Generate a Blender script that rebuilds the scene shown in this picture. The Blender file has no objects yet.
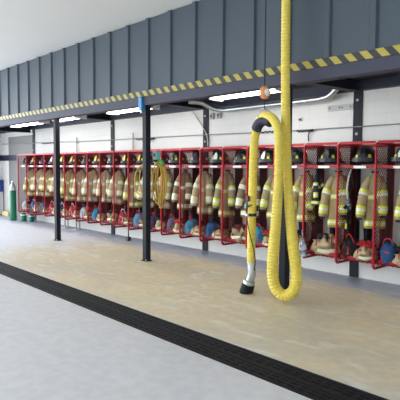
import bpy, bmesh, math, random
from mathutils import Vector, Matrix, noise
random.seed(7)
scn = bpy.context.scene
COL = scn.collection
PI = math.pi

# ------------------------------------------------------------------ colours and materials
def lin(c):
    c = c / 255.0
    return c / 12.92 if c <= 0.04045 else ((c + 0.055) / 1.055) ** 2.4
def rgb(r, g, b): return (lin(r), lin(g), lin(b), 1.0)

def nodes_of(name):
    m = bpy.data.materials.new(name); m.use_nodes = True
    nt = m.node_tree; b = nt.nodes['Principled BSDF']
    return m, nt, b

def mat(name, c, rough=0.6, metal=0.0, var=0.18, scale=9.0, bump=0.0, spec=0.5):
    """plain material with a mottled colour from a noise texture"""
    m, nt, b = nodes_of(name)
    b.inputs['Roughness'].default_value = rough
    b.inputs['Metallic'].default_value = metal
    b.inputs['Specular IOR Level'].default_value = spec
    tc = nt.nodes.new('ShaderNodeTexCoord')
    nz = nt.nodes.new('ShaderNodeTexNoise'); nz.inputs['Scale'].default_value = scale
    nz.inputs['Detail'].default_value = 4
    nt.links.new(tc.outputs['Object'], nz.inputs['Vector'])
    mx = nt.nodes.new('ShaderNodeMix'); mx.data_type = 'RGBA'
    mx.inputs['A'].default_value = tuple(x * (1 - var) for x in c[:3]) + (1,)
    mx.inputs['B'].default_value = tuple(min(1, x * (1 + var)) for x in c[:3]) + (1,)
    nt.links.new(nz.outputs['Fac'], mx.inputs['Factor'])
    nt.links.new(mx.outputs['Result'], b.inputs['Base Color'])
    if bump:
        bp = nt.nodes.new('ShaderNodeBump'); bp.inputs['Strength'].default_value = bump
        bp.inputs['Distance'].default_value = 0.02
        nt.links.new(nz.outputs['Fac'], bp.inputs['Height'])
        nt.links.new(bp.outputs['Normal'], b.inputs['Normal'])
    return m

def math_node(nt, op, a, b=None):
    n = nt.nodes.new('ShaderNodeMath'); n.operation = op
    for i, v in enumerate((a, b)):
        if v is None: continue
        if isinstance(v, (int, float)): n.inputs[i].default_value = v
        else: nt.links.new(v, n.inputs[i])
    return n.outputs[0]

M = {}
M['red'] = mat('red_enamel', rgb(170, 20, 34), 0.45, var=0.1, spec=0.3)
M['red_mesh'] = mat('red_mesh_metal', rgb(112, 20, 28), 0.6, var=0.1, spec=0.25)
M['red_plate'] = mat('dark_red_plate', rgb(74, 18, 24), 0.5, var=0.1)
M['white_plate'] = mat('white_plate', rgb(240, 240, 240), 0.4, var=0.03)
M['steel_dark'] = mat('dark_painted_steel', rgb(24, 28, 37), 0.6, var=0.15, scale=4, spec=0.25)
M['steel_grey'] = mat('grey_painted_steel', rgb(62, 64, 79), 0.6, var=0.1, scale=4, spec=0.3)
M['deck_under'] = mat('deck_underside', rgb(26, 28, 34), 0.8, var=0.2, scale=3)
M['galv'] = mat('galvanised', rgb(190, 196, 202), 0.3, 0.85, var=0.12, scale=14)
M['plate_grey'] = mat('pale_grey_steel', rgb(178, 178, 176), 0.5, var=0.05)
M['cladding'] = mat('grey_cladding', rgb(62, 74, 85), 0.6, var=0.06, scale=1.5)
M['black_rubber'] = mat('black_rubber', rgb(22, 22, 25), 0.65, var=0.2, spec=0.25)
M['black'] = mat('black_plastic', rgb(18, 18, 21), 0.4, var=0.2, spec=0.4)
M['char'] = mat('charcoal_cloth', rgb(40, 40, 46), 0.85, var=0.3, scale=12)
M['lime'] = mat('lime_trim', rgb(214, 222, 70), 0.5, var=0.05)
M['lime_pale'] = mat('pale_lime_trim', rgb(230, 228, 186), 0.5, var=0.06)
M['silver'] = mat('silver_trim', rgb(222, 224, 218), 0.35, var=0.05)
M['yellow'] = mat('yellow_enamel', rgb(232, 196, 40), 0.45, var=0.08)
M['tan'] = mat('tan_cloth', rgb(168, 150, 112), 0.9, var=0.25, scale=9, bump=0.4)
M['khaki'] = mat('khaki_cloth', rgb(184, 167, 132), 0.9, var=0.22, scale=8, bump=0.4)
M['brown'] = mat('brown_cloth', rgb(136, 116, 92), 0.9, var=0.28, scale=8, bump=0.4)
M['olive'] = mat('olive_cloth', rgb(158, 148, 116), 0.9, var=0.25, scale=9, bump=0.4)
M['sand'] = mat('sand_cloth', rgb(184, 164, 130), 0.9, var=0.22, scale=9, bump=0.5)
M['sand_dark'] = mat('dark_sand_cloth', rgb(156, 134, 104), 0.9, var=0.25, scale=9, bump=0.5)
M['grey_cloth'] = mat('grey_cloth', rgb(128, 132, 140), 0.9, var=0.3, scale=14, bump=0.5)
M['orange'] = mat('orange_enamel', rgb(230, 150, 96), 0.4, var=0.08)
M['navy'] = mat('navy_rubber', rgb(24, 30, 56), 0.6, var=0.15)
M['teal_box'] = mat('teal_plastic', rgb(110, 178, 176), 0.5, var=0.1)
M['blue_box'] = mat('blue_plastic', rgb(40, 130, 190), 0.4, var=0.1)
M['deep_blue'] = mat('deep_blue_plastic', rgb(28, 66, 150), 0.45, var=0.1)
M['green_cyl'] = mat('green_cylinder', rgb(22, 120, 88), 0.4, var=0.1)
M['cream'] = mat('cream_block', rgb(220, 206, 150), 0.7, var=0.1)
M['coil_yellow'] = mat('ochre_yellow_hose', rgb(196, 160, 50), 0.5, var=0.15)
M['cable'] = mat('grey_cable', rgb(140, 140, 140), 0.6, var=0.1)
M['lamp_body'] = mat('lamp_housing', rgb(235, 235, 235), 0.5, var=0.02)
M['ceil'] = mat('white_ceiling', rgb(238, 238, 236), 0.8, var=0.03, scale=1)
M['end_wall'] = mat('white_end_wall', rgb(235, 236, 238), 0.7, var=0.03, scale=2)
M['band'] = mat('dark_blue_band', rgb(34, 38, 62), 0.5, var=0.1)
M['panel_grey'] = mat('grey_panel', rgb(122, 120, 118), 0.6, var=0.06, scale=2)
M['hose'] = mat('yellow_hose', rgb(224, 203, 86), 0.42, var=0.08, scale=3)
M['conduit'] = mat('beige_conduit', rgb(190, 184, 168), 0.5, var=0.1)
BAGC = {'red': (204, 40, 48), 'blue': (40, 96, 156), 'sky': (96, 160, 206), 'slate': (92, 110, 140), 'navy': (34, 44, 84),
        'turquoise': (44, 150, 190), 'black': (30, 30, 34), 'grey': (140, 146, 156), 'white': (206, 212, 220), 'purple': (112, 84, 150),
        'pink': (214, 60, 100), 'maroon': (120, 40, 46), 'tan': (186, 160, 122)}
for k, c in BAGC.items(): M['bag_' + k] = mat(k + '_nylon', rgb(*[q * .85 for q in c]), 0.8, var=0.22, scale=10, bump=0.4)

def lamp_mat():
    m, nt, b = nodes_of('fluorescent_lens')
    b.inputs['Base Color'].default_value = (0.9, 0.9, 0.9, 1)
    b.inputs['Emission Color'].default_value = (1.0, 0.98, 0.95, 1)
    b.inputs['Emission Strength'].default_value = 14.0
    return m
M['lens'] = lamp_mat()

def glass_mat():
    m, nt, b = nodes_of('clear_visor')
    b.inputs['Base Color'].default_value = (0.10, 0.11, 0.13, 1)
    b.inputs['Roughness'].default_value = 0.12
    b.inputs['Transmission Weight'].default_value = 0.4
    b.inputs['IOR'].default_value = 1.2
    return m
M['visor'] = glass_mat()

def film_mat():
    m, nt, b = nodes_of('clear_plastic_film')
    tc = nt.nodes.new('ShaderNodeTexCoord'); nz = nt.nodes.new('ShaderNodeTexNoise')
    nz.inputs['Scale'].default_value = 16; nz.inputs['Detail'].default_value = 3
    nt.links.new(tc.outputs['Object'], nz.inputs['Vector'])
    rp = nt.nodes.new('ShaderNodeValToRGB')
    rp.color_ramp.elements[0].position = 0.38; rp.color_ramp.elements[0].color = rgb(60, 66, 82)
    rp.color_ramp.elements[1].position = 0.62; rp.color_ramp.elements[1].color = rgb(190, 198, 212)
    nt.links.new(nz.outputs['Fac'], rp.inputs['Fac']); nt.links.new(rp.outputs['Color'], b.inputs['Base Color'])
    b.inputs['Roughness'].default_value = 0.25
    return m
M['film'] = film_mat()

def hazard_mat():
    m, nt, b = nodes_of('hazard_stripes')
    tc = nt.nodes.new('ShaderNodeTexCoord'); sx = nt.nodes.new('ShaderNodeSeparateXYZ')
    nt.links.new(tc.outputs['Object'], sx.inputs[0])
    s = math_node(nt, 'ADD', sx.outputs['X'], math_node(nt, 'MULTIPLY', sx.outputs['Z'], 0.9))
    f = math_node(nt, 'FRACT', math_node(nt, 'DIVIDE', s, 0.205))
    g = math_node(nt, 'GREATER_THAN', f, 0.5)
    mx = nt.nodes.new('ShaderNodeMix'); mx.data_type = 'RGBA'
    mx.inputs['A'].default_value = rgb(24, 26, 30); mx.inputs['B'].default_value = rgb(164, 150, 50)
    nt.links.new(g, mx.inputs['Factor']); nt.links.new(mx.outputs['Result'], b.inputs['Base Color'])
    b.inputs['Roughness'].default_value = 0.5
    return m
M['hazard'] = hazard_mat()

def block_mat():
    m, nt, b = nodes_of('painted_block_wall')
    tc = nt.nodes.new('ShaderNodeTexCoord'); mp = nt.nodes.new('ShaderNodeMapping')
    mp.inputs['Rotation'].default_value = (PI / 2, 0, 0)
    nt.links.new(tc.outputs['Object'], mp.inputs['Vector'])
    br = nt.nodes.new('ShaderNodeTexBrick'); br.inputs['Scale'].default_value = 1.0
    br.inputs['Brick Width'].default_value = 0.40; br.inputs['Row Height'].default_value = 0.20
    br.inputs['Mortar Size'].default_value = 0.004
    br.inputs['Color1'].default_value = rgb(222, 220, 215); br.inputs['Color2'].default_value = rgb(219, 217, 213)
    br.inputs['Mortar'].default_value = rgb(210, 208, 204)
    nt.links.new(mp.outputs['Vector'], br.inputs['Vector'])
    nt.links.new(br.outputs['Color'], b.inputs['Base Color'])
    bp = nt.nodes.new('ShaderNodeBump'); bp.inputs['Strength'].default_value = 0.15; bp.inputs['Distance'].default_value = 0.006
    bp.invert = True
    nt.links.new(br.outputs['Fac'], bp.inputs['Height']); nt.links.new(bp.outputs['Normal'], b.inputs['Normal'])
    b.inputs['Roughness'].default_value = 0.6
    return m
M['block'] = block_mat()

def floor_mat():
    m, nt, b = nodes_of('stained_concrete')
    tc = nt.nodes.new('ShaderNodeTexCoord'); sx = nt.nodes.new('ShaderNodeSeparateXYZ')
    nt.links.new(tc.outputs['Object'], sx.inputs[0])
    def nz(scale, detail, stretch=(1, 1, 1), dist=0.0):
        mp = nt.nodes.new('ShaderNodeMapping'); mp.inputs['Scale'].default_value = stretch
        nt.links.new(tc.outputs['Object'], mp.inputs['Vector'])
        n = nt.nodes.new('ShaderNodeTexNoise'); n.inputs['Scale'].default_value = scale
        n.inputs['Detail'].default_value = detail; n.inputs['Distortion'].default_value = dist
        nt.links.new(mp.outputs['Vector'], n.inputs['Vector']); return n.outputs['Fac']
    def ramp(v, a, c):
        r = nt.nodes.new('ShaderNodeMapRange'); r.interpolation_type = 'SMOOTHSTEP'
        r.inputs['From Min'].default_value = a; r.inputs['From Max'].default_value = c
        nt.links.new(v, r.inputs['Value']); return r.outputs['Result']
    def mix(f, A, B):
        x = nt.nodes.new('ShaderNodeMix'); x.data_type = 'RGBA'
        nt.links.new(f, x.inputs['Factor'])
        for k, v in (('A', A), ('B', B)):
            if isinstance(v, tuple): x.inputs[k].default_value = v
            else: nt.links.new(v, x.inputs[k])
        return x.outputs['Result']
    n1 = nz(0.55, 5, (1, 1.5, 1), 0.6); n2 = nz(2.2, 6, (0.8, 1.7, 1), 1.2); n3 = nz(9, 5)
    base = mix(ramp(n1, 0.3, 0.7), rgb(226, 209, 172), rgb(206, 197, 174))
    base = mix(ramp(n2, 0.52, 0.66), base, rgb(226, 218, 196))                  # worn pale streaks
    # far left end paler, sky reflection painted in; blue-grey band along the wall
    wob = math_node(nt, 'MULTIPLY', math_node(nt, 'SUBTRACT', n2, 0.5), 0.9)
    left = ramp(math_node(nt, 'ADD', math_node(nt, 'MULTIPLY', sx.outputs['X'], -1.0), math_node(nt, 'MULTIPLY', wob, 5.0)), 8.6, 11.6)
    base = mix(left, base, rgb(228, 230, 236))
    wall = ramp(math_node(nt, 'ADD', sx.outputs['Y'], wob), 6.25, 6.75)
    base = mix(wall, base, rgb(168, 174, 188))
    front = ramp(math_node(nt, 'ADD', math_node(nt, 'MULTIPLY', sx.outputs['Y'], -1.0), wob), -3.9, -3.0)
    base = mix(front, base, rgb(206, 206, 208))
    fine = mix(ramp(n3, 0.35, 0.7), (0.9, 0.9, 0.9, 1), (1, 1, 1, 1))
    mul = nt.nodes.new('ShaderNodeMix'); mul.data_type = 'RGBA'; mul.blend_type = 'MULTIPLY'; mul.inputs['Factor'].default_value = 1
    nt.links.new(base, mul.inputs['A']); nt.links.new(fine, mul.inputs['B'])
    nt.links.new(mul.outputs['Result'], b.inputs['Base Color'])
    rr = nt.nodes.new('ShaderNodeMapRange'); rr.inputs['To Min'].default_value = 0.28; rr.inputs['To Max'].default_value = 0.5
    nt.links.new(n2, rr.inputs['Value']); nt.links.new(rr.outputs['Result'], b.inputs['Roughness'])
    bp = nt.nodes.new('ShaderNodeBump'); bp.inputs['Strength'].default_value = 0.1; bp.inputs['Distance'].default_value = 0.02
    nt.links.new(n3, bp.inputs['Height']); nt.links.new(bp.outputs['Normal'], b.inputs['Normal'])
    return m
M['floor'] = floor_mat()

# ------------------------------------------------------------------ mesh helpers
class MB:
    def __init__(s): s.v = []; s.f = []; s.mi = []
    def add(s, vs, fs, mi=0):
        o = len(s.v); s.v += [tuple(v) for v in vs]
        s.f += [tuple(i + o for i in f) for f in fs]; s.mi += [mi] * len(fs)
    def box(s, x0, x1, y0, y1, z0, z1, mi=0):
        s.add([(x0, y0, z0), (x1, y0, z0), (x1, y1, z0), (x0, y1, z0), (x0, y0, z1), (x1, y0, z1), (x1, y1, z1), (x0, y1, z1)],
              [(0, 3, 2, 1), (4, 5, 6, 7), (0, 1, 5, 4), (1, 2, 6, 5), (2, 3, 7, 6), (3, 0, 4, 7)], mi)
    def rings(s, rings, closed=False, cap=True, mi=0):
        n = len(rings[0]); k = len(rings)
        vs = [p for r in rings for p in r]; fs = []
        for i in range(k if closed else k - 1):
            j = (i + 1) % k
            for a in range(n):
                c = (a + 1) % n
                fs.append((i * n + a, i * n + c, j * n + c, j * n + a))
        if cap and not closed:
            fs.append(tuple(range(n - 1, -1, -1))); fs.append(tuple((k - 1) * n + a for a in range(n)))
        s.add(vs, fs, mi)
    def tube(s, pts, r, n=8, closed=False, cap=True, mi=0, radii=None):
        P = [Vector(p) for p in pts]; k = len(P); rings = []
        T = []
        for i in range(k):
            a = P[(i - 1) % k] if (closed or i > 0) else P[i]
            b = P[(i + 1) % k] if (closed or i < k - 1) else P[i]
            T.append((b - a).normalized())
        up = Vector((0, 0, 1)) if abs(T[0].z) < 0.9 else Vector((0, 1, 0))
        N = (up - T[0] * up.dot(T[0])).normalized()
        for i in range(k):
            N = (N - T[i] * N.dot(T[i]))
            N = N.normalized() if N.length > 1e-6 else T[i].orthogonal().normalized()
            B = T[i].cross(N); rr = radii[i] if radii else r
            rings.append([P[i] + (N * math.cos(2 * PI * a / n) + B * math.sin(2 * PI * a / n)) * rr for a in range(n)])
        s.rings(rings, closed, cap, mi)
    def lathe(s, prof, n=20, c=(0, 0, 0), mi=0, sx=1, sy=1):
        s.rings([[(c[0] + r * sx * math.cos(2 * PI * a / n), c[1] + r * sy * math.sin(2 * PI * a / n), c[2] + z) for a in range(n)] for r, z in prof], mi=mi)
    def build(s, name, m, parent=None, smooth=False, bevel=0.0):
        me = bpy.data.meshes.new(name); me.from_pydata(s.v, [], s.f)
        for x in (m if isinstance(m, (list, tuple)) else [m]): me.materials.append(x)
        for p, i in zip(me.polygons, s.mi): p.material_index = i
        bm = bmesh.new(); bm.from_mesh(me); bmesh.ops.recalc_face_normals(bm, faces=bm.faces)
        bm.to_mesh(me); bm.free()
        if smooth:
            for p in me.polygons: p.use_smooth = True
        o = bpy.data.objects.new(name, me); COL.objects.link(o)
        if parent: o.parent = parent
        if bevel:
            bv = o.modifiers.new('bevel', 'BEVEL'); bv.width = bevel; bv.segments = 2; bv.limit_method = 'ANGLE'
        return o

def tag(o, label=None, cat=None, group=None, kind=None):
    if label: o['label'] = label
    if cat: o['category'] = cat
    if group: o['group'] = group
    if kind: o['kind'] = kind
    return o
def empty(name, loc=(0, 0, 0)):
    e = bpy.data.objects.new(name, None); e.empty_display_size = 0.1; e.location = loc
    COL.objects.link(e); return e
def copy_tree(o, parent=None):
    c = o.copy(); COL.objects.link(c); c.parent = parent
    for ch in list(o.children): copy_tree(ch, c)
    return c
def structure(o): o['kind'] = 'structure'; return o
def smooth_path(pts, n=6):
    """Catmull-Rom through the points"""
    P = [Vector(p) for p in pts]; P = [P[0] * 2 - P[1]] + P + [P[-1] * 2 - P[-2]]; out = []
    for i in range(1, len(P) - 2):
        for k in range(n):
            t = k / n; a, b, c, d = P[i - 1], P[i], P[i + 1], P[i + 2]
            out.append(0.5 * ((2 * b) + (c - a) * t + (2 * a - 5 * b + 4 * c - d) * t * t + (3 * b - a - 3 * c + d) * t ** 3))
    out.append(P[-2]); return out
def resample(pts, step):
    out = [Vector(pts[0])]; acc = 0.0
    for a, b in zip(pts, pts[1:]):
        a = Vector(a); b = Vector(b); L = (b - a).length; d = step - acc
        while d <= L and L > 0:
            out.append(a.lerp(b, d / L)); d += step
        acc = L - (d - step)
    return out

# ------------------------------------------------------------------ the setting
YW, YF, YP = 7.286, 6.727, 5.625           # wall face, locker fronts, post line
EYE = 1.737
ZD = 3.12                                   # underside of the mezzanine deck
ZC = 4.42                                   # bay ceiling
DR0, DR1 = 3.13, 3.55                       # trench drain
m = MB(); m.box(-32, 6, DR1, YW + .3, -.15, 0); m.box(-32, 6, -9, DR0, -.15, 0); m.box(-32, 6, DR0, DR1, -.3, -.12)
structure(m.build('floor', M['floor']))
m = MB(); m.box(-18.4, 6, YW, YW + .3, -.15, ZC + .1); structure(m.build('wall_back', M['block']))
m = MB(); m.box(-18.7, -18.4, 6.3, YW + .3, -.15, ZC + .1); structure(m.build('wall_left', M['end_wall']))
m = MB(); m.box(-18.7, 6, -5, YW + .3, ZC, ZC + .15); structure(m.build('ceiling', M['ceil']))
# mezzanine deck over the gear racks
m = MB(); m.box(-18.4, 6, 5.71, YW, ZD, ZD + .12)
structure(m.build('ceiling_mezzanine', M['deck_under']))
# dark band and grey panel at the far left
m = MB(); m.box(-18.4, -18.385, 6.3, YW, 1.97, 2.17); m.box(-18.4, -17.05, YW - .03, YW - .018, 1.97, 2.17); structure(m.build('trim_1', M['band']))
m = MB(); m.box(-17.72, -15.6, YW - .018, YW, 0, 2.80); structure(m.build('trim_2', M['panel_grey'], bevel=.004))

# mezzanine front: ribbed cladding above a hazard striped edge beam
def ribbed(x0, x1, y, z0, z1, period=.62):
    m = MB(); pts = []; x = x0
    while x < x1:
        pts += [(x, 0), (x + period * .80, 0), (x + period * .84, -.035), (x + period * .96, -.035)]
        x += period
    pts.append((x, 0)); n = len(pts)
    vs = [(p[0], y + p[1], z0) for p in pts] + [(p[0], y + p[1], z1) for p in pts] + [(p[0], y + .04, z0) for p in pts] + [(p[0], y + .04, z1) for p in pts]
    fs = []
    for i in range(n - 1):
        fs += [(i, i + 1, n + i + 1, n + i), (2 * n + i + 1, 2 * n + i, 3 * n + i, 3 * n + i + 1), (i + 1, i, 2 * n + i, 2 * n + i + 1), (n + i, n + i + 1, 3 * n + i + 1, 3 * n + i)]
    fs += [(0, n, 3 * n, 2 * n), (n - 1, 3 * n - 1, 4 * n - 1, 2 * n - 1)]
    m.add(vs, fs); return m
mz = empty('mezzanine_front', (0, 5.5, 3.0))
tag(mz, 'grey ribbed steel mezzanine front with yellow and black striped lower edge', 'mezzanine front')
o = ribbed(-18.38, 6, .06, .13, 1.41).build('ribbed_cladding', M['cladding'], mz)
m = MB(); m.box(-18.38, 6, .0, .015, .035, .135); m.build('hazard_strip', M['hazard'], mz)['label'] = 'yellow and black diagonal hazard stripe'
m = MB(); m.box(-18.38, 6, .015, .035, -.12, .135); m.box(-18.38, 6, .035, .2, -.12, -.10); m.box(-18.38, 6, .035, .12, .115, .13); m.build('edge_beam', M['steel_grey'], mz)

# wall channel under the deck
m = MB(); m.box(-18.4, 6, 7.17, 7.18, 2.97, ZD); m.box(-18.4, 6, 7.18, YW, 2.97, 2.985)
for i in range(26): m.box(-17.4 + i * .9, -17.36 + i * .9, 7.162, 7.17, 3.03, 3.07)
tag(m.build('steel_channel', M['steel_grey']), 'long grey bolted steel channel along the top of the white block wall', 'steel beam')

# columns on the wall
CX = [-15.69, -11.05, -7.55, -4.08]
clab = ['dark steel wall column near the green gas cylinder at the left end',
        'dark steel wall column between the far left post and the hose coil post',
        'dark steel wall column rising between the hose coil and the hanging exhaust hose',
        'black steel wall column with bolt heads right of the hanging exhaust hose']
for x, lab in zip(CX, clab):
    e = empty('wall_column', (x, YW, 0)); tag(e, lab, 'column', 'steel columns against the block wall')
    m = MB(); m.box(-.075, .075, -.02, -.003, 0, 2.965); m.box(-.075, .075, -.024, -.02, 0, 2.965)
    m.build('flange', M['steel_dark'], e)
    for z in (2.30, 2.83):
        b = MB(); b.tube([(0, -.024, z), (0, -.045, z)], .022, 8); b.build('bolt', M['plate_grey'], e)
# cross beams from posts to columns
PX = [-15.55, -10.91, -7.42, -4.23]
blab = ['dark cross beam at the far left end under the mezzanine',
        'dark cross beam running from the far left post to the wall',
        'dark cross beam running from the hose coil post to the wall',
        'dark cross beam above the hanging exhaust hose']
for x, xp, lab in zip(CX, PX, blab):
    m = MB(); a = Vector((xp, 5.70, 0)); b = Vector((x, 7.165, 0)); n = (b - a).normalized().cross(Vector((0, 0, 1)))
    dz = -.09 if x < -14 else 0.0
    for w, z0, z1 in ((.08, 2.955 + dz, 2.975 + dz), (.008, 2.975 + dz, 3.095), (.08, 3.095, 3.115)):
        q = [a + n * w, b + n * w, b - n * w, a - n * w]
        m.add([(p.x, p.y, z0) for p in q] + [(p.x, p.y, z1) for p in q], [(3, 2, 1, 0), (4, 5, 6, 7), (0, 1, 5, 4), (1, 2, 6, 5), (2, 3, 7, 6), (3, 0, 4, 7)])
    tag(m.build('cross_beam', M['steel_dark']), lab, 'steel beam', 'cross beams under the mezzanine')
# posts
plab = [None, 'far left slim dark steel post standing on the floor in front of the red racks',
        'dark steel post with a blue clamp at its top and a hose coil behind',
        'black steel post standing behind the hanging yellow exhaust hose']
for i in (1, 2, 3):
    e = empty('steel_post', (PX[i], YP, 0)); tag(e, plab[i], 'post', 'posts carrying the mezzanine edge')
    w = .055
    m = MB(); m.box(-w, w, -w, w, .012, 2.865); m.build('shaft', M['steel_dark'], e, bevel=.006)
    m = MB(); m.box(-.08, .08, -.075, .075, 0, .012)
    m.build('base_plate', M['steel_dark'], e)
    m = MB(); m.box(-.09, .09, -.075, .075, 2.865, 2.879); m.build('cap_plate', M['steel_dark'], e)
    for sx in (-1, 1):
        b = MB(); b.lathe([(.012, .012), (.012, .035)], 8, (sx * .067, -.062, 0)); b.build('anchor_bolt', M['galv'], e)
e = empty('post_clamp', (-7.42, 5.5, 2.79)); tag(e, 'blue plastic clamp fixed at the top of the post with the hose coil', 'clamp')
m = MB(); m.box(-.05, .05, -.03, .065, 0, .24); m.build('housing', M['blue_box'], e, bevel=.012)
m = MB(); m.tube([(0, .01, -.05), (0, .01, 0)], .025, 10); m.build('connector', M['galv'], e)

# trench drain
e = empty('trench_drain', (0, 0, 0)); tag(e, 'long black steel trench drain crossing the floor at the lower left', 'drain')
m = MB()
for y in (DR0 + .002, (DR0 + DR1) / 2 - .012, DR1 - .026): m.box(-24, 2, y, y + .024, -.11, .004)
m.build('frame', M['black_rubber'], e)
for y0, y1 in ((DR0 + .03, (DR0 + DR1) / 2 - .016), ((DR0 + DR1) / 2 + .016, DR1 - .03)):
    m = MB()
    for k in range(3):
        yy = y0 + (y1 - y0) * (k + .5) / 3; m.box(-24, 2, yy - .014, yy + .014, -.05, -.004)
    for i in range(260): m.box(-24 + i * .1, -23.97 + i * .1, y0, y1, -.05, -.008)
    m.build('grate', M['black_rubber'], e)

# fluorescent lamps under the deck
for x0, x1, lab in ((-5.95, -4.55, 'fluorescent lamp above the hanging exhaust hose loop'), (-9.05, -7.62, 'fluorescent lamp beside the blue clamp of the hose coil post'),
                    (-11.45, -10.35, 'short fluorescent lamp just right of the far left post top'), (-14.0, -12.2, 'fluorescent lamp nearest the far left end of the mezzanine')):
    e = empty('fluorescent_lamp', ((x0 + x1) / 2, 5.95, 2.93)); L = (x1 - x0) / 2
    tag(e, lab, 'ceiling lamp', 'fluorescent lamps under the mezzanine')
    m = MB(); m.box(-L, L, -.1, .1, .02, .052); m.build('housing', M['lamp_body'], e)
    m = MB(); m.rings([[(x, .15 * math.cos(a) , .02 - .075 * math.sin(a)) for a in [PI * k / 10 for k in range(11)]] for x in (-L + .03, L - .03)]); m.build('lens', M['lens'], e, smooth=False)
    for s in (-1, 1):
        m = MB(); m.box(s * L - (.03 if s > 0 else 0), s * L + (0 if s > 0 else .03), -.155, .155, -.06, .035); m.build('end_cap', M['lamp_body'], e)
        m = MB(); m.tube([(s * L * .6, 0, .05), (s * L * .6, 0, ZD - 2.932)], .01, 6); m.build('stem', M['galv'], e)

# silver pipe along the wall top
m = MB(); m.tube(smooth_path([(-7.35, 6.6, 3.05), (-7.2, 6.8, 3.03), (-7.08, 7.0, 2.93), (-6.85, 7.1, 2.885), (-6.3, 7.1, 2.885), (-4.9, 7.1, 2.885), (-4.6, 7.1, 2.9), (-4.45, 7.08, 2.94), (-4.3, 7.05, 3.05)], 5), .05, 12)
tag(m.build('silver_pipe', M['galv'], smooth=True), 'silver metal pipe under the mezzanine above the white wall', 'pipe')
e = empty('bracket_plate', (-4.38, YW, 2.74)); tag(e, 'pale grey steel plate with holes on the wall left of the black column', 'bracket')
m = MB(); m.box(-.24, .22, -.03, 0, -.045, .045); m.build('plate', M['plate_grey'], e)
for x in (-.2, -.02, .03, .18):
    b = MB(); b.tube([(x, -.03, .0), (x, -.038, .0)], .012, 8); b.build('bolt', M['black'], e)
for x, z, lab in ((-7.30, 2.81, 'small grey double switch box high on the wall beside the dark column'),):
    e = empty('switch_box', (x, YW, z)); tag(e, lab, 'switch box')
    for k, s in enumerate((-.06, .14)):
        m = MB(); m.box(s - .05, s + .05, -.05, 0, -.06, .06); m.build('box', M['plate_grey'], e, bevel=.006)
        m = MB(); m.box(s - .012, s + .012, -.062, -.05, -.025, .025); m.build('switch', M['char'], e)
e = empty('wall_fixture', (-5.17, YW, 2.60)); tag(e, 'tiny dark fixture on the white wall right of the exhaust hose', 'wall fixture')
m = MB(); m.box(-.03, .03, -.02, 0, -.03, .03); m.build('back_plate', M['plate_grey'], e); m = MB(); m.tube([(0, -.02, 0), (0, -.06, -.01)], .014, 8); m.build('nozzle', M['char'], e)
m = MB(); m.tube(smooth_path([(-7.95, 7.24, 2.96), (-7.85, 7.25, 2.85), (-7.5, 7.24, 2.45), (-7.46, 7.24, 2.15)], 5), .012, 6)
tag(m.build('conduit', M['conduit'], smooth=True), 'thin pale conduit crossing the dark column above the racks', 'conduit')
for x, lab in ((-10.1, 'thin beige upright pipe on the wall left of the hose coil post'), (-12.84, 'thin beige upright pipe on the wall right of the far left post')):
    e = empty('wall_pipe', (x, 7.24, 2.1)); tag(e, lab, 'pipe', 'thin upright pipes on the wall')
    m = MB(); m.tube([(0, 0, .0), (0, 0, .5)], .018, 8); m.build('pipe', M['conduit'], e, smooth=True)
    m = MB(); m.box(-.03, .03, -.03, .046, .34, .37); m.build('strap', M['plate_grey'], e)

# sagging grey cable along the wall with tangles
pts = [(-18.3, 7.24, 2.57), (-15.54, 7.24, 2.53), (-13.8, 7.24, 2.50), (-12.1, 7.24, 2.47), (-9.6, 7.24, 2.455), (-7.6, 7.24, 2.44), (-6.3, 7.24, 2.42), (-4.76, 7.24, 2.41), (-3.4, 7.24, 2.415), (0, 7.24, 2.44)]
e = empty('wall_cable', (0, 0, 0)); tag(e, 'thin grey cable strung along the white wall above the racks', 'cable')
m = MB(); m.tube(smooth_path(pts, 8), .009, 6); m.build('cable', M['cable'], e, smooth=True)
for cx, cz, w, tail in ((-14.6, 2.49, .8, .0), (-9.6, 2.43, .7, .1), (-6.0, 2.415, .55, .0), (-5.05, 2.395, .33, .18)):
    P = [(cx + w * (k / 14 - .5), 7.235 - .012 * math.sin(k * 1.9), cz + .018 * math.sin(k * 2.3)) for k in range(15)]
    if tail: P += [(cx + w * .3, 7.23, cz - .03), (cx + w * .22, 7.235, cz - tail * .5), (cx + w * .25, 7.235, cz - tail)]
    m = MB(); m.tube(smooth_path(P, 3), .011, 6); m.build('tangle', M['black_rubber'], e, smooth=True)

# things at the far left end
def cylinder(name, x, y, z0, r, h, neck, lab, group=None, top=M['galv']):
    e = empty(name, (x, y, z0)); tag(e, lab, 'gas cylinder', group)
    m = MB(); m.lathe([(r * .9, 0), (r, .02), (r, h)], 20); m.build('body', M['green_cyl'], e, smooth=True)
    m = MB(); m.lathe([(r * 1.004, h), (r * .97, h + neck * .25), (r * .75, h + neck * .55), (r * .35, h + neck * .75), (r * .3, h + neck)], 20); m.build('shoulder', top, e, smooth=True)
    m = MB(); m.lathe([(r * 1.01, h - .03), (r * 1.012, h)], 20); m.build('label_band', M['white_plate'], e)
    m = MB(); m.tube([(-r * .5, 0, h + neck), (r * .5, 0, h + neck)], r * .2, 8); m.build('valve', M['galv'], e)
cylinder('gas_cylinder', -16.05, 6.70, 0, .105, 1.02, .24, 'tall green gas cylinder with silver top at the left end of the racks')
cylinder('gas_cylinder', -15.56, 6.83, 0, .095, .22, .06, 'short green cylinder on the floor under the far left locker', top=M['green_cyl'])
cylinder('gas_cylinder', -15.24, 6.95, 0, .08, .20, .06, 'smaller dark capped green cylinder right of the short green one', top=M['black'])
e = empty('wall_box', (-18.4, 7.16, .84)); tag(e, 'deep blue box hanging on the far left end wall', 'box')
m = MB(); m.box(0, .18, -.24, .08, 0, .40); m.build('body', M['deep_blue'], e, bevel=.02)
m = MB(); m.box(0, .2, -.25, .09, .40, .43); m.build('lid', M['deep_blue'], e, bevel=.008)
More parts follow.
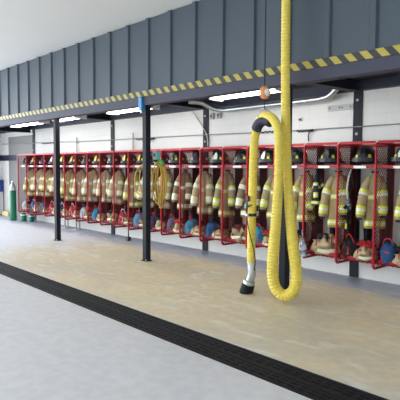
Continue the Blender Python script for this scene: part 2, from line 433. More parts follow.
m = MB(); m.tube(smooth_path([(-18.25, 7.245, 1.05), (-18.24, 7.262, .8), (-18.22, 7.255, .4), (-18.2, 7.25, .05), (-18.1, 7.2, .016), (-17.95, 6.9, .016)], 5), .012, 6)
tag(m.build('power_cord', M['bag_maroon'], smooth=True), 'thin dark red cord hanging from the blue wall box to the floor', 'cord')
m = MB(); m.box(-17.95, -17.4, 7.08, 7.25, 0, .16); tag(m.build('block', M['cream'], bevel=.015), 'low cream block on the floor against the grey panel', 'block')
for x, lab in ((-13.05, 'grey support stand under the racks just right of the far left post'), (-12.4, 'grey support stand under the racks, second right of the far left post')):
    e = empty('support_stand', (x, 7.0, 0)); tag(e, lab, 'stand', 'support stands under the racks')
    m = MB(); m.box(-.12, .12, -.1, .1, 0, .015); m.build('foot_plate', M['plate_grey'], e)
    for s in (-1, 1):
        m = MB(); m.tube([(s * .09, 0, .015), (s * .09, 0, .288)], .022, 8); m.build('leg', M['plate_grey'], e)
e = empty('floor_bracket', (-9.75, 6.85, 0)); tag(e, 'small black bracket under the rack left of the hose coil post', 'bracket')
m = MB(); m.box(-.05, .05, -.04, .04, 0, .1); m.build('foot', M['black'], e, bevel=.008); m = MB(); m.tube([(0, 0, .1), (0, 0, .29)], .014, 8); m.build('stem', M['black'], e)

# ------------------------------------------------------------------ gear lockers
X0, P = -10.181, .6102
ZB, ZT, ZS = .37, 2.13, 1.80                # bottom shelf, top rail, helmet shelf
DEP = .553
def rounded_loop(y0, y1, z0, z1, r=.05, x=0.0):
    pts = []
    for cy, cz, a0 in ((y1 - r, z1 - r, 0), (y0 + r, z1 - r, 90), (y0 + r, z0 + r, 180), (y1 - r, z0 + r, 270)):
        for k in range(5):
            a = math.radians(a0 + 90 * k / 4); pts.append((x, cy + r * math.cos(a), cz + r * math.sin(a)))
    return pts
def mesh_panel(y0, y1, z0, z1, pitch_y, pitch_z, w, t):
    """expanded metal: two families of slanting flat strands clipped to the rectangle"""
    m = MB(); sl = pitch_z / pitch_y
    for sgn in (1, -1):
        c = z0 - abs(sl) * (y1 - y0); 
        while c < z1 + abs(sl) * (y1 - y0):
            f = lambda y: c + sgn * sl * (y - y0)
            ya, yb = y0, y1
            # clip z to range
            lo, hi = sorted(((z0 - c) / (sgn * sl) + y0, (z1 - c) / (sgn * sl) + y0))
            ya, yb = max(ya, lo), min(yb, hi)
            if yb - ya > .01:
                a, b = Vector((0, ya, f(ya))), Vector((0, yb, f(yb))); d = (b - a).normalized(); n = Vector((0, -d.z, d.y)) * w / 2; e = Vector((t, 0, 0))
                m.rings([[a + n - e, a + n + e, a - n + e, a - n - e], [b + n - e, b + n + e, b - n + e, b - n - e]])
            c += pitch_z
    return m
def divider(root, x=0.0, name='side_frame'):
    m = MB(); m.tube(rounded_loop(0, DEP - .005, ZB - .075, ZT - .01, .05), .018, 8, closed=True)
    f = m.build(name, M['red'], root, smooth=True); f.location.x = x
    a = mesh_panel(.018, .345, ZB - .06, ZT - .025, .052, .062, .0085, .0015).build('side_mesh', M['red_mesh'], root); a.location.x = x
    m = MB(); m.box(-.004, .004, .345, .535, ZB - .04, ZT - .025); b = m.build('rear_plate', M['red_plate'], root, bevel=.002); b.location.x = x
def make_locker():
    r = empty('gear_locker')
    divider(r)
    m = MB(); m.box(.02, P - .02, .01, .016, ZT - .02, ZT + .02); m.box(.02, P - .02, .016, .05, ZT + .014, ZT + .02); m.build('top_rail', M['red'], r)
    m = MB(); m.box(.02, P - .02, .10, .108, ZB - .02, ZB + .05); m.box(.02, P - .02, .108, .14, ZB - .02, ZB - .013); m.build('bottom_rail', M['red'], r)
    m = MB(); m.box(.005, P - .005, DEP - .03, DEP - .002, ZT - .05, ZT); m.build('wall_rail', M['red'], r)
    m = MB(); m.box(.005, P - .005, DEP - .03, DEP - .002, ZB - .02, ZB + .02); m.build('wall_rail', M['red'], r)
    m = MB(); m.box(.02, P - .02, .02, .028, ZS - .04, ZS); m.build('shelf_rail', M['red'], r)
    m = MB()
    for k in range(13): y = .035 + k * .04; m.box(.02, P - .02, y, y + .01, ZS - .012, ZS - .004)
    for k in range(10): x = .03 + k * .06; m.box(x, x + .008, .03, .52, ZS - .016, ZS - .010)
    m.build('shelf', M['red_mesh'], r)
    m = MB()
    for k in range(13): y = .045 + k * .04; m.box(.02, P - .02, y, y + .012, ZB - .006, ZB + .002)
    for k in range(8): x = .04 + k * .075; m.box(x, x + .01, .04, .53, ZB - .014, ZB - .005)
    m.build('bottom_shelf', M['red_mesh'], r)
    m = MB(); m.box(.25, .45, .010, .019, ZS - .045, ZS - .010); m.build('name_plate', M['white_plate'], r)['label'] = 'white name plate'
    m = MB(); m.tube([(.018, .27, ZS - .045), (P - .018, .27, ZS - .045)], .009, 8); m.build('hanging_rod', M['galv'], r, smooth=True)
    return r
ONES = ['', 'second', 'third', 'fourth', 'fifth', 'sixth', 'seventh', 'eighth', 'ninth', 'tenth']
def place(k):
    """where bay k is, in words (bay 11 is at the right edge, bay -9 at the left end)"""
    n = 11 - k
    if n == 0: return 'rightmost locker'
    if k == -9: return 'leftmost locker'
    if n <= 9: return ONES[n] + ' locker from the right'
    return ONES[k + 9] + ' locker from the left' if k + 9 <= 9 else 'middle locker of the row'
BAYS = list(range(-9, 12))
proto_locker = make_locker(); first = True
LOOK = {11: 'with blue bag and black boots', 10: 'with red strapped bag and hanging mask', 9: 'with plastic bag on its front',
        8: 'behind the exhaust hose loop', 7: 'holding a teal bag and a red bag', 6: 'just left of the hose nozzle strand'}
for k in BAYS:
    L = proto_locker if first else copy_tree(proto_locker); first = False
    L.location = (X0 + k * P, YF, 0)
    tag(L, ('red mesh gear locker, ' + place(k).replace(' locker', '') if k != 1 else 'red mesh gear locker in the middle of the row') + (', ' + LOOK[k] if k in LOOK else ''), 'locker', 'red gear lockers on the wall')
    if k == 11: divider(L, P - .019, 'end_frame')

# ------------------------------------------------------------------ helmets
def make_helmet(shell_m, trim_m, badge_m):
    r = empty('fire_helmet')
    m = MB(); n = 24; rings = []
    prof = [(1.32, .035, .0), (1.30, .045, .0), (1.05, .05, 0), (1.0, .07, 0), (.97, .11, 0), (.86, .155, 0), (.66, .185, 0), (.40, .2, 0), (.05, .206, 0)]
    for s, z, _ in prof:
        ring = []
        for a in range(n):
            t = 2 * PI * a / n; x, y = math.cos(t) * .115 * s, math.sin(t) * .14 * s
            zz = z
            if s > 1.1:
                y += .05 * max(0, math.sin(t)) ** 2; zz -= .02 * max(0, math.sin(t)) + .012 * abs(math.cos(t))
            ring.append((x, y, zz))
        rings.append(ring)
    m.rings(rings)
    m.build('shell', shell_m, r, smooth=True)
    m = MB()
    for t in (0, PI / 4, PI / 2, 3 * PI / 4):
        pts = [(math.cos(t) * .115 * q * .96, math.sin(t) * .14 * q * .96, .075 + .137 * math.sqrt(max(0, 1 - q * q))) for q in [math.cos(PI * j / 12) for j in range(13)]]
        m.tube(pts, .008, 6)
    m.build('crown_ridge', shell_m, r, smooth=True)
    m = MB(); m.rings([[(-.03, -.152, .07), (.03, -.152, .07), (.03, -.145, .07), (-.03, -.145, .07)], [(-.034, -.145, .12), (.034, -.145, .12), (.034, -.137, .12), (-.034, -.137, .12)], [(-.012, -.12, .175), (.012, -.12, .175), (.012, -.112, .175), (-.012, -.112, .175)]])
    m.build('front_shield', badge_m, r)
    for t in (.0, .62, 2.52, 3.14, 4.05, 5.37):
        m = MB(); c = Vector((math.cos(t) * .118, math.sin(t) * .143, .085)); d = Vector((-math.sin(t), math.cos(t), 0)); nn = Vector((math.cos(t), math.sin(t), 0))
        a = [c + d * .020 - Vector((0, 0, .012)), c - d * .020 - Vector((0, 0, .012)), c - d * .012 + Vector((0, 0, .028)) - nn * .006, c + d * .012 + Vector((0, 0, .028)) - nn * .006]
        m.rings([[p - nn * .012 for p in a], [p + nn * .006 for p in a]]); m.build('reflective_patch', trim_m, r)
    m = MB(); rin = []
    for z, s in ((.045, 1.34), (-.0, 1.36)):
        rin.append([(math.cos(t) * .115 * s, math.sin(t) * .14 * s, z + .03) for t in [PI * (1.12 + .76 * j / 10) for j in range(11)]] + [(math.cos(t) * .115 * (s - .03), math.sin(t) * .14 * (s - .03), z + .03) for t in [PI * (1.88 - .76 * j / 10) for j in range(11)]])
    m.rings(rin); m.build('visor', M['visor'], r, smooth=False)
    m = MB(); m.tube([(-.1, -.02, .03), (-.085, -.05, .004), (0, -.075, .004), (.085, -.05, .004), (.1, -.02, .03)], .006, 6); m.build('chin_strap', M['char'], r, smooth=True)
    return r
HP = {'silver': make_helmet(M['black'], M['lime'], M['silver']), 'lime': make_helmet(M['black'], M['lime'], M['black']), 'yellow': make_helmet(M['black'], M['yellow'], M['yellow']), 'black': make_helmet(M['black'], M['silver'], M['char'])}
HSTY = {11: 'silver', 10: 'lime', 9: 'lime', 8: 'lime', 7: 'silver', 6: 'lime', 5: 'silver', 4: 'black', 3: 'lime', 2: 'black', 1: 'yellow', 0: 'yellow', -1: 'black', -2: 'yellow', -3: 'black', -4: 'yellow', -5: 'yellow', -6: 'silver', -7: 'black', -8: 'yellow', -9: 'black'}
used = set()
HW = {'silver': 'black helmet with silver front shield', 'lime': 'black fire helmet with lime patches', 'yellow': 'black fire helmet with yellow patches', 'black': 'all black fire helmet'}
for k in BAYS:
    s = HSTY[k]; h = HP[s] if s not in used else copy_tree(HP[s]); used.add(s)
    h.location = (X0 + k * P + .34 + random.uniform(-.03, .03), YF + .235, ZS + .012); h.rotation_euler.z = random.uniform(-.2, .5)
    h.scale = (1.3,) * 3
    tag(h, HW[s] + ' on the shelf of the ' + place(k), 'helmet', 'fire helmets on the locker shelves')

# ------------------------------------------------------------------ turnout coats
def ring_pts(cx, cy, z, hx, hy, n, ph=0.0, fold=0.0, seed=0, e=2.6):
    out = []
    for a in range(n):
        t = 2 * PI * a / n; c, s = math.cos(t), math.sin(t)
        f = 1 + fold * (math.sin(5 * t + seed) * .6 + math.sin(8 * t + 2.1 * seed + z * 3) * .4)
        out.append((cx + hx * f * math.copysign(abs(c) ** (2 / e), c), cy + hy * f * math.copysign(abs(s) ** (2 / e), s), z))
    return out
CB = [(0, .045, .04, .0), (-.03, .07, .06, .0), (-.07, .10, .08, .01), (-.13, .13, .10, .02), (-.22, .145, .12, .03), (-.34, .155, .13, .05), (-.46, .162, .14, .06), (-.58, .17, .148, .075), (-.68, .176, .155, .085), (-.77, .182, .162, .10), (-.84, .186, .166, .11)]
def interp(z):
    for a, b in zip(CB, CB[1:]):
        if b[0] <= z <= a[0]:
            t = (z - a[0]) / (b[0] - a[0]); return [a[i] + (b[i] - a[i]) * t for i in range(4)]
    return CB[-1]
def make_coat(cloth, edge, mid, seed, sleeve_len=.60, dark_collar=M['char']):
    n = 28
    m = MB(); m.rings([ring_pts(0, 0, z, hx, hy, n, fold=f, seed=seed) for z, hx, hy, f in CB])
    r = m.build('turnout_coat', cloth, None, smooth=True)
    def band(z0, z1, off, name='reflective_band'):
        b = MB(); zs = [z0 + (z1 - z0) * k / 3 for k in range(4)]
        for i in range(3):
            rr = []
            for z in (zs[i], zs[i + 1]):
                _, hx, hy, f = interp(z); rr.append(ring_pts(0, 0, z, hx + off, hy + off, n, fold=f, seed=seed))
            b.rings(rr, cap=False, mi=(1 if i == 1 else 0))
        return b.build(name, [edge, mid], r, smooth=True)
    band(-.40, -.33, .005); band(-.80, -.72, .005)
    m = MB(); m.rings([ring_pts(0, .005, .0, .06, .05, 20), ring_pts(0, .005, .03, .065, .055, 20), ring_pts(0, .01, .03, .05, .04, 20), ring_pts(0, .005, -.005, .045, .035, 20)])
    m.build('collar', dark_collar, r, smooth=True)
    m = MB(); m.tube([(0.0, -.075, -.06), (.0, -.128, -.25), (.0, -.152, -.5), (0, -.178, -.82)], .009, 6)
    m.build('front_closure', cloth, r, smooth=True)
    for s in (-1, 1):
        path = smooth_path([(-.07, -.01, -.08), (-.14, -.04, -.19), (-.19, -.075, -.34), (-.225, -.10, -.50), (-.25, -.125, -sleeve_len - .08)] if s < 0 else [(.07, -.02, -.08), (.105, -.085, -.2), (.12, -.135, -.36), (.125, -.17, -.5), (.12, -.19, -sleeve_len - .04)], 4)
        N = len(path); rad = [.066 + .014 * math.sin(i / (N - 1) * PI) + .004 * i / (N - 1) for i in range(N)]
        m = MB(); m.tube(path, .07, 14, radii=[q * (1 + .06 * math.sin(i * 2.2 + seed)) for i, q in enumerate(rad)])
        sl = m.build('sleeve', cloth, r, smooth=True)
        def sband(i0, i1):
            b = MB(); 
            for j in range(i0, i1):
                b.tube(path[j:j + 2], .07, 14, cap=False, radii=[rad[j] * 1.1, rad[j + 1] * 1.1], mi=(1 if j == (i0 + i1) // 2 else 0))
            b.build('reflective_band', [edge, mid], sl, smooth=True)
        sband(6, 8); sband(12, 15)
        m = MB(); m.tube([path[-1], path[-1] + Vector((0, 0, -.03))], .045, 12); m.build('cuff', M['char'], sl, smooth=True)
    m = MB(); m.tube([(0, 0, .028), (0.012, 0, .05), (0.012, 0, .075), (-.012, 0, .075), (-.012, 0, .05)], .004, 6); m.build('hanging_loop', M['char'], r)
    return r
CP = {'tan': make_coat(M['tan'], M['lime'], M['silver'], 1.0), 'olive': make_coat(M['olive'], M['lime'], M['silver'], 2.4), 'brown': make_coat(M['brown'], M['lime_pale'], M['silver'], 3.9),
      'khaki': make_coat(M['khaki'], M['lime_pale'], M['silver'], 5.2), 'black': make_coat(M['char'], M['lime'], M['silver'], 0.3)}
CW = {'tan': 'tan turnout coat with lime trim', 'olive': 'olive tan turnout coat with lime trim', 'brown': 'brown turnout coat with pale trim', 'khaki': 'faded khaki turnout coat with pale trim', 'black': 'black turnout coat'}
CST = {11: 'tan', 10: 'tan', 9: 'tan', 8: 'tan', 7: 'olive', 6: 'brown', 5: 'olive', 4: 'khaki', 3: 'brown', 2: 'khaki', 1: 'khaki', 0: 'olive', -1: 'khaki', -2: 'khaki', -3: 'khaki', -4: 'khaki', -5: 'tan', -6: 'khaki', -7: 'tan', -8: 'khaki', -9: 'tan'}
used = set()
for k in BAYS:
    s = CST[k]; c = CP[s] if s not in used else copy_tree(CP[s]); used.add(s)
    c.location = (X0 + k * P + .455 + random.uniform(-.012, .012), YF + .295, ZS - .115); c.rotation_euler = (0, random.uniform(-.04, .04), random.uniform(.35, .8))
    sc = random.uniform(.94, 1.02); c.scale = (sc * .88, sc, random.uniform(.97, 1.06))
    tag(c, CW[s] + ' hanging in the ' + place(k), 'coat', 'turnout coats hanging in the lockers')
# a dark jacket as well in the third locker, behind its wire side
j = CP['black']; j.location = (X0 + 9 * P + .11, YF + .2, ZS - .13); j.rotation_euler = (0, 0, 1.5); j.scale = (.42, .5, .62)
tag(j, 'short black jacket hanging by the left side of the third locker from the right', 'jacket')

# ------------------------------------------------------------------ gear on the bottom shelves
def lump(name, m_, seed, hx, hy, h, rough=.22, n=40, rows=18, parent=None, flat=.0):
    m = MB(); rings = []
    for i in range(rows + 1):
        t = i / rows; ang = -PI / 2 + PI * t; cz = math.sin(ang); cr = max(.02, math.cos(ang)) ** .55
        z = max(0.0, (cz + .72) / 1.72) * h
        ring = []
        for a in range(n):
            th = 2 * PI * a / n; d = Vector((math.cos(th), math.sin(th), cz * 1.1))
            f = 1 + rough * noise.noise(d * 1.6 + Vector((seed, seed * 2, 0))) + rough * .5 * noise.noise(d * 4.2 + Vector((0, seed, 3))) + rough * .28 * noise.noise(Vector((d.x * 11, d.y * 11, d.z * 5)) + Vector((seed, 1, 3)))
            zz = z * (1 + rough * .8 * noise.noise(d * 2.0 + Vector((seed, 5, seed)))) 
            ring.append((hx * cr * math.cos(th) * f, hy * cr * math.sin(th) * f, max(0, zz)))
        rings.append(ring)
    m.rings(rings); return m.build(name, m_, parent, smooth=True)
def make_trousers(m_, seed, strap, hx=.21, hy=.15, h=.25):
    r = lump('bunker_trousers', m_, seed, hx, hy, h, .55)
    m = MB()
    def surf(th, z, off=.012):
        d = Vector((math.cos(th), math.sin(th), 0)); q = (z / h) * 1.72 - .72; q = max(-1, min(1, q)); cr = math.cos(math.asin(q)) ** .55
        return Vector((hx * cr * d.x * 1.06, hy * cr * d.y * 1.06, z)) + d * off
    for i, (z0, z1) in enumerate(((.05, .065), (.065, .09), (.09, .105))):
        m.rings([[surf(t, z0 + .02 * math.sin(t * 2 + seed)) for t in [PI * (1.05 + .8 * j / 12) for j in range(13)]] + [surf(t, z0 + .02 * math.sin(t * 2 + seed), .002) for t in [PI * (1.85 - .8 * j / 12) for j in range(13)]],
                 [surf(t, z1 + .02 * math.sin(t * 2 + seed)) for t in [PI * (1.05 + .8 * j / 12) for j in range(13)]] + [surf(t, z1 + .02 * math.sin(t * 2 + seed), .002) for t in [PI * (1.85 - .8 * j / 12) for j in range(13)]]], mi=1 if i == 1 else 0)
    m.build('reflective_band', [M['lime_pale'], M['silver']], r)
    for s in (-1, 1):
        m = MB(); m.tube(smooth_path([(s * .05, .09, h * .95), (s * .09, -.02, h * 1.12), (s * .13, -.11, h * .8), (s * .1, -.16, h * .45)], 5), .010, 6); m.build('suspender', strap, r, smooth=True)
    return r
TP = {'sand': make_trousers(M['sand'], 1.3, M['bag_red']), 'dark': make_trousers(M['sand_dark'], 4.1, M['bag_maroon']), 'pale': make_trousers(M['khaki'], 7.7, M['char'])}
TW = {'sand': 'sand coloured bunker trousers with red suspenders', 'dark': 'dark sand bunker trousers with maroon suspenders', 'pale': 'pale khaki bunker trousers with dark suspenders'}
TST = {11: 'sand', 10: 'sand', 9: 'sand', 8: 'dark', 7: 'pale', 6: 'dark', 5: 'sand', 4: 'sand', 3: 'pale', 2: 'pale', 1: 'dark', 0: 'dark', -1: 'dark', -2: 'pale', -3: 'dark', -4: 'sand', -5: 'pale', -6: 'pale', -7: 'dark', -8: 'pale', -9: 'dark'}
used = set()
BAG = {11: ('blue', 'pink'), 10: ('black', 'red'), 7: ('turquoise', 'red'), 5: ('blue', 'black'), 4: ('turquoise', 'pink'), 3: ('slate', 'red'), 2: ('navy', 'red'), 1: ('sky', 'red'), 0: ('red', 'white'),
       -2: ('turquoise', 'red'), -3: ('white', 'blue'), -4: ('red', 'white'), -5: ('navy', 'white'), -6: ('red', 'white'), -7: ('slate', 'black'), -8: ('blue', 'white'), -9: ('white', 'slate')}
for k in BAYS:
    s = TST[k]; t = TP[s] if s not in used else copy_tree(TP[s]); used.add(s)
    sc = .72 if k in BAG else 1.0
    t.location = (X0 + k * P + (.40 if k in BAG else .31), YF + .20, ZB + .003); t.rotation_euler.z = random.uniform(-.25, .25); t.scale = (sc, .85, sc * random.uniform(.9, 1.1))
    tag(t, TW[s] + ' in the ' + place(k), 'trousers', 'folded bunker trousers at the bottom of the lockers')
def make_boot():
    r = empty('rubber_boot')
    m = MB(); m.tube(smooth_path([(-.19, 0, .055), (-.14, 0, .06), (-.07, 0, .075), (-.01, 0, .10)], 4) + [Vector((.02, 0, .16)), Vector((.03, 0, .26)), Vector((.03, 0, .36)), Vector((.025, 0, .44))], .05, 14,
                    radii=[.02, .036, .044, .046, .045, .045, .046, .047, .048, .05, .052, .053, .055, .05, .05, .055, .06][:17])
    m.build('upper', M['black_rubber'], r, smooth=True)
    m = MB(); m.rings([[(x, y, z) for x, y in [(-.215, -.02), (-.2, -.045), (-.1, -.05), (-.02, -.038), (.07, -.042), (.085, 0), (.07, .042), (-.02, .038), (-.1, .05), (-.2, .045), (-.215, .02)]] for z in (0, .025)]); m.build('sole', M['black'], r, bevel=.004)
    m = MB(); m.tube([(.025, 0, .43), (.025, 0, .452)], .063, 14); m.build('top_trim', M['yellow'], r, smooth=True)
    for sgn in (-1, 1):
        m = MB(); m.tube([(.025, sgn * .06, .43), (.025, sgn * .067, .48), (.025, sgn * .05, .50), (.025, sgn * .052, .44)], .007, 6)
        m.build('pull_loop', M['black'], r)
    return r
boot = make_boot(); fb = True
for k in BAYS:
    for i in (0, 1):
        b = boot if fb else copy_tree(boot); fb = False
        b.location = (X0 + k * P + (.24 if i == 0 else .50), YF + .455, ZB + .003); b.rotation_euler.z = random.uniform(-.03, .03); b.scale = (1.1, 1.3, 1.1)
        tag(b, ('left' if i == 0 else 'right') + ' black rubber boot at the back of the ' + place(k), 'boot', 'rubber boots at the back of the lockers')
# hoods lying on the trousers
def make_hood(m_, seed):
    r = lump('fire_hood', m_, seed, .13, .10, .075, .7)
    m = MB(); m.tube([(.07 * math.cos(t), -.02 + .05 * math.sin(t), .055 + .012 * math.cos(2 * t)) for t in [2 * PI * q / 14 for q in range(14)]], .012, 6, closed=True)
    m.build('face_opening', m_, r, smooth=True); return r
HDP = {c: make_hood(M['bag_' + c] if c != 'char' else M['char'], i * 2.3) for i, c in enumerate(('black', 'red', 'navy', 'char', 'maroon', 'grey'))}
HDS = {11: 'black', 10: 'red', 9: 'black', 8: 'navy', 7: 'red', 6: 'maroon', 5: 'char', 4: 'black', 3: 'red', 2: 'black', 1: 'maroon', 0: 'maroon', -1: 'char', -2: 'navy', -3: 'red', -4: 'maroon', -5: 'red', -6: 'black', -7: 'navy', -8: 'grey', -9: 'char'}
used = set()
for k in BAYS:
    c = HDS[k]; h = HDP[c] if c not in used else copy_tree(HDP[c]); used.add(c)
    h.location = (X0 + k * P + (.38 if k in BAG else .27), YF + .22, ZB + (.205 if k in BAG else .245)); h.rotation_euler.z = random.uniform(-2, 2)
    tag(h, {'char': 'charcoal'}.get(c, c) + ' cloth hood lying on the trousers in the ' + place(k), 'hood', 'cloth hoods in the lockers')
# bags
def make_bag(c, c2, seed):
    r = lump('duffel_bag', M['bag_' + c], seed, .12, .15, .30, .16)
    m = MB(); m.rings([[(x, -.148 + .02 * abs(x) / .07, z) for x, z in pts] for pts in [[(-.07, .06), (.07, .06), (.075, .17), (0, .2), (-.075, .17)]]] + [[(x, -.120, z) for x, z in [(-.07, .06), (.07, .06), (.075, .17), (0, .2), (-.075, .17)]]])
    m.build('pocket', M['bag_' + c2], r, bevel=.008)
    m = MB(); m.tube(smooth_path([(-.09, -.03, .22), (-.05, -.05, .35), (.04, -.06, .355), (.09, -.03, .22)], 5), .012, 6); m.build('carry_strap', M['bag_' + c2], r, smooth=True)
    m = MB(); m.tube(smooth_path([(-.1, .02, .27), (0, .0, .31), (.1, -.02, .265)], 4), .006, 6); m.build('zipper', M['char'], r)
    return r
for i, (k, (c, c2)) in enumerate(BAG.items()):
    b = make_bag(c, c2, i * 1.7)
    b.location = (X0 + k * P + .135, YF + .22, ZB + .003); b.rotation_euler.z = random.uniform(-.3, .3)
    tag(b, '%s bag with %s pocket and strap in the %s' % (c, c2, place(k)), 'bag', 'bags at the bottom of the lockers')

# breathing mask set hanging by the wire side of the second locker
e = empty('breathing_mask', (X0 + 10 * P + .07, YF + .2, ZS - .06)); tag(e, 'grey breathing mask with hose and white strap in the second locker from the right', 'breathing mask')
m = MB(); m.tube(smooth_path([(0, .07, 0.01), (.01, -.02, -.12), (.0, -.05, -.3), (.01, -.04, -.45)], 5), .014, 8); m.build('head_strap', M['white_plate'], e, smooth=True)
m = MB(); m.tube(smooth_path([(0, .06, 0), (.03, .06, -.15), (.03, .09, -.25), (.01, .05, -.35), (.01, .0, -.5)], 5), .012, 8); m.build('harness', M['char'], e, smooth=True)
m = MB(); m.lathe([(.02, -.66), (.05, -.64), (.065, -.58), (.06, -.52), (.04, -.47), (.015, -.45)], 16, sx=.75); m.build('face_piece', M['film'], e, smooth=True)
m = MB(); m.tube([(0.0, -.06, -.57), (0, -.1, -.6)], .028, 12); m.build('regulator', M['black'], e)
m = MB(); m.tube(smooth_path([(0, -.03, -.65), (.01, -.02, -.8), (.02, .03, -.92), (.02, .06, -.8), (.02, .08, -.6)], 5), .017, 8); m.build('air_hose', M['black_rubber'], e, smooth=True)
m = MB(); m.box(-.015, .015, -.055, -.045, -.92, -.83); m.build('tag', M['lime'], e)
# grey plastic bag on the front of the third locker
e = empty('plastic_bag', (X0 + 9 * P + .04, YF - .065, .33)); tag(e, 'crumpled grey plastic bag hung on the front upright of the third locker from the right', 'bag')
lump('bag_body', M['film'], 2.2, .075, .04, .24, .3, parent=e)
m = MB(); m.tube(smooth_path([(0, 0, .22), (-.01, .02, .3), (-.03, .03, .36), (-.045, .045, .42)], 4), .009, 6); m.build('handle', M['film'], e, smooth=True)

# ------------------------------------------------------------------ yellow hose coil behind the second post
e = empty('hose_coil', (-7.45, 5.78, 1.5)); tag(e, 'coil of ochre yellow air hose hanging behind the post with the blue clamp', 'hose')
def loop(cx, cy, cz, rx, rz, tilt, r=.012):
    pts = []
    for k in range(28):
        t = 2 * PI * k / 28; x = rx * math.cos(t) * (1 - .18 * math.sin(t)); z = rz * math.sin(t)
        pts.append((cx + x + tilt * z, cy + .012 * math.sin(t * 2), cz + z))
    m = MB(); m.tube(pts, r, 7, closed=True); return m
specs = [(-.27, .0, .0, .29, .31, .05), (-.22, .03, .02, .22, .31, .02), (.13, .02, -.04, .13, .38, .0), (.14, .05, -.05, .10, .40, .02), (.15, .08, -.03, .15, .37, -.02), (.12, .11, -.09, .09, .43, .0), (.17, .05, -.06, .06, .41, .0), (.1, .14, -.04, .16, .36, .03)]
for s in specs: loop(*s).build('hose_loop', M['coil_yellow'], e, smooth=True)
m = MB(); m.tube(smooth_path([(.03, .05, .3), (.1, .06, .37), (.2, .06, .37), (.26, .06, .29)], 4), .03, 8); m.build('tie', mat('green_strap', rgb(60, 160, 90), .6), e, smooth=True)
m = MB(); m.tube([(.0, -.1, .36), (.13, .06, .38), (.13, .16, .40)], .012, 6); m.build('hook', M['steel_dark'], e)
e = empty('connector_box', (-7.35, 5.80, 1.90)); tag(e, 'small teal and white connector box above the yellow hose coil', 'box')
m = MB(); m.box(-.05, .06, -.05, .05, 0, .15); m.build('body', M['teal_box'], e, bevel=.01)
m = MB(); m.box(-.03, .03, -.058, -.05, .05, .10); m.build('cover', M['deep_blue'], e, bevel=.003)
m = MB(); m.box(-.06, -.05, -.04, .03, .02, .12); m.build('mount', M['plate_grey'], e)

# ------------------------------------------------------------------ exhaust hose
e = empty('exhaust_hose', (-4.0, 5.2, 0)); O = Vector((-4.0, 5.2, 0))
tag(e, 'thick ribbed yellow vehicle exhaust hose hanging in a long loop', 'hose')
HPTS = [(-3.99, 5.25, 4.41), (-3.985, 5.25, 3.4), (-3.975, 5.25, 2.753), (-3.959, 5.25, 2.368), (-3.932, 5.25, 1.853), (-3.889, 5.25, 1.336), (-3.832, 5.25, 0.885), (-3.768, 5.25, 0.503), (-3.727, 5.22, 0.305), (-3.757, 5.19, 0.175), (-3.835, 5.16, 0.107), (-3.925, 5.13, 0.127), (-3.994, 5.1, 0.239), (-4.023, 5.1, 0.445), (-4.004, 5.1, 0.75), (-3.971, 5.1, 1.144), (-3.948, 5.1, 1.595), (-3.945, 5.1, 1.978), (-3.962, 5.1, 2.207), (-4.05, 5.125, 2.36), (-4.19, 5.15, 2.435), (-4.32, 5.175, 2.405), (-4.408, 5.2, 2.289), (-4.446, 5.2, 2.101), (-4.458, 5.2, 1.788), (-4.468, 5.2, 1.308), (-4.478, 5.2, 0.80), (-4.477, 5.2, 0.435)]
R = .062
path = smooth_path([(x + 4.0, y - 5.2, z) for x, y, z in HPTS], 10)
step = .0105; path = resample(path, step)
def hose_r(i, p):
    z = p.z; t = i / len(path)
    lo = .078 if t < .66 else .061
    return .061 + (lo - .061) * max(0, min(1, (1.6 - z) / .9))
m = MB(); m.tube(path, R, 16, radii=[hose_r(i, p) * (.95 + .05 * math.cos(PI / 2 * i)) for i, p in enumerate(path)])
m.build('ribbed_hose', M['hose'], e, smooth=False)
yn = 0.0
el = smooth_path([(-.477, yn, .46), (-.470, yn, .385), (-.459, yn, .32), (-.463, yn, .265), (-.490, yn, .20), (-.505, yn, .165)], 4)
m = MB(); m.tube(el, .06, 18, radii=[.056] * (len(el) - 8) + [.056] * 8); m.build('metal_elbow', M['galv'], e, smooth=True)['label'] = 'silver metal elbow'
d = Vector((-.045, 0, -.13)).normalized(); a = Vector((-.498, yn, .19))
m = MB(); m.tube([a, a + d * .02, a + d * .05, a + d * .052, a + d * .055], .08, 18, radii=[.07, .082, .084, .084, .08]); m.build('collar', M['galv'], e, smooth=True)
m = MB(); b0 = a + d * .045; m.tube([b0, b0 + d * .01, b0 + d * .03, b0 + d * .15, b0 + d * .17, b0 + d * .172, b0 + d * .10], .08, 20, radii=[.07, .085, .09, .095, .09, .07, .06]); m.build('rubber_nozzle', M['black_rubber'], e, smooth=True)['label'] = 'black rubber nozzle'
# saddle on the inside of the top bend
arc = smooth_path([(x + 4.0, -.035, z) for x, z in [(-4.40, 2.25), (-4.33, 2.345), (-4.23, 2.375), (-4.12, 2.335)]], 5)
m = MB(); m.tube(arc, .05, 12, radii=[.05] + [.07] * (len(arc) - 2) + [.05]); m.build('saddle', M['navy'], e, smooth=True)['label'] = 'navy rubber saddle inside the top bend'
m = MB(); m.tube([(-.31, yn, 2.40), (-.31, yn - .085, 2.43), (-.29, yn - .07, 2.51), (-.27, yn, 2.53), (-.25, yn + .07, 2.50), (-.27, yn + .08, 2.42)], .012, 8); m.build('lifting_bail', M['galv'], e, smooth=True)
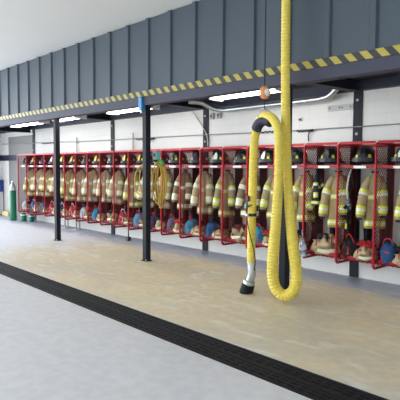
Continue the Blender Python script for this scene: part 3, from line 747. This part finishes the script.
# strap, clip and cord on the nozzle strand
m = MB(); m.tube([(-.478, yn, 1.085), (-.478, yn, 1.125)], R * 1.09, 18); m.build('strap', M['navy'], e)
m = MB(); m.box(-.515, -.475, yn - .095, yn - .07, 1.09, 1.125); m.build('buckle', M['silver'], e)
m = MB(); m.box(-.495, -.455, yn - .10, yn - .068, 1.29, 1.37); m.build('valve_block', M['black'], e, bevel=.006)
m = MB(); m.box(-.54, -.505, yn - .085, yn - .055, 1.20, 1.25); m.tube([(-.52, yn - .075, 1.24), (-.47, yn - .085, 1.30)], .009, 6); m.build('clip', M['teal_box'], e)
m = MB(); m.tube(smooth_path([(-.475, yn - .09, 1.33), (-.50, yn - .085, 1.2), (-.485, yn - .085, 1.05), (-.44, yn - .08, .85), (-.385, yn - .06, .65), (-.378, yn - .03, .48), (-.40, yn - .02, .34)], 5), .007, 6); m.build('cord', M['black'], e, smooth=True)
m = MB(); m.tube(smooth_path([(-.49, yn - .085, 1.22), (-.45, yn - .085, 1.23), (-.42, yn - .06, 1.25)], 4), .008, 6); m.build('lever', M['char'], e)
# hanging balancer above the saddle
e = empty('hanging_balancer', (-4.272, 5.19, 2.66)); tag(e, 'orange and white hanging balancer ball above the top bend of the exhaust hose', 'balancer')
m = MB(); m.lathe([(.01, 0), (.05, .01), (.075, .05), (.08, .09), (.07, .135), (.04, .165), (.01, .17)], 18, sx=.7, sy=1.0); m.build('drum', M['orange'], e, smooth=True)
m = MB(); m.tube([(.02, 0, .085), (.066, .0, .085)], .05, 16, radii=[.058, .046]); m.build('drum_cover', M['lamp_body'], e, smooth=True)
m = MB(); m.tube([(0, 0, .01), (.002, -.0, -.07), (.002, 0, -.135)], .006, 6); m.build('wire', M['char'], e)
m = MB(); m.tube([(.0, 0, .165), (.0, 0, 1.76)], .008, 6); m.build('suspension_cable', M['char'], e)

# ------------------------------------------------------------------ world and camera
w = bpy.data.worlds.new('daylight'); scn.world = w; w.use_nodes = True
wt = w.node_tree; bg = wt.nodes['Background']; bg.inputs['Color'].default_value = (0.88, 0.94, 1.0, 1)
tcw = wt.nodes.new('ShaderNodeTexCoord'); sw = wt.nodes.new('ShaderNodeSeparateXYZ'); wt.links.new(tcw.outputs['Generated'], sw.inputs[0])
mr = wt.nodes.new('ShaderNodeMapRange'); mr.interpolation_type = 'SMOOTHSTEP'          # brighter sky on the sunny side
mr.inputs['From Min'].default_value = .25; mr.inputs['From Max'].default_value = -.95; mr.inputs['To Min'].default_value = 1.2; mr.inputs['To Max'].default_value = 9.5
wt.links.new(sw.outputs['X'], mr.inputs['Value']); wt.links.new(mr.outputs['Result'], bg.inputs['Strength'])

cam = bpy.data.cameras.new('camera'); co = bpy.data.objects.new('camera', cam); COL.objects.link(co)
F = Vector((-0.72623389, 0.68452085, -0.0633683)); RR = Vector((0.68560331, 0.72794955, 0.00612741)); U = Vector((-0.05032327, 0.03899559, 0.9979714))
co.matrix_world = Matrix(((RR.x, U.x, -F.x, 0), (RR.y, U.y, -F.y, 0), (RR.z, U.z, -F.z, EYE), (0, 0, 0, 1)))
cam.sensor_width = 36; cam.lens = 497.34 / 400 * 36; cam.clip_end = 200
scn.camera = co
vs = scn.view_settings; vs.view_transform = 'Standard'; vs.look = 'None'; vs.gamma = 1; vs.use_curve_mapping = False; vs.exposure = 0.0
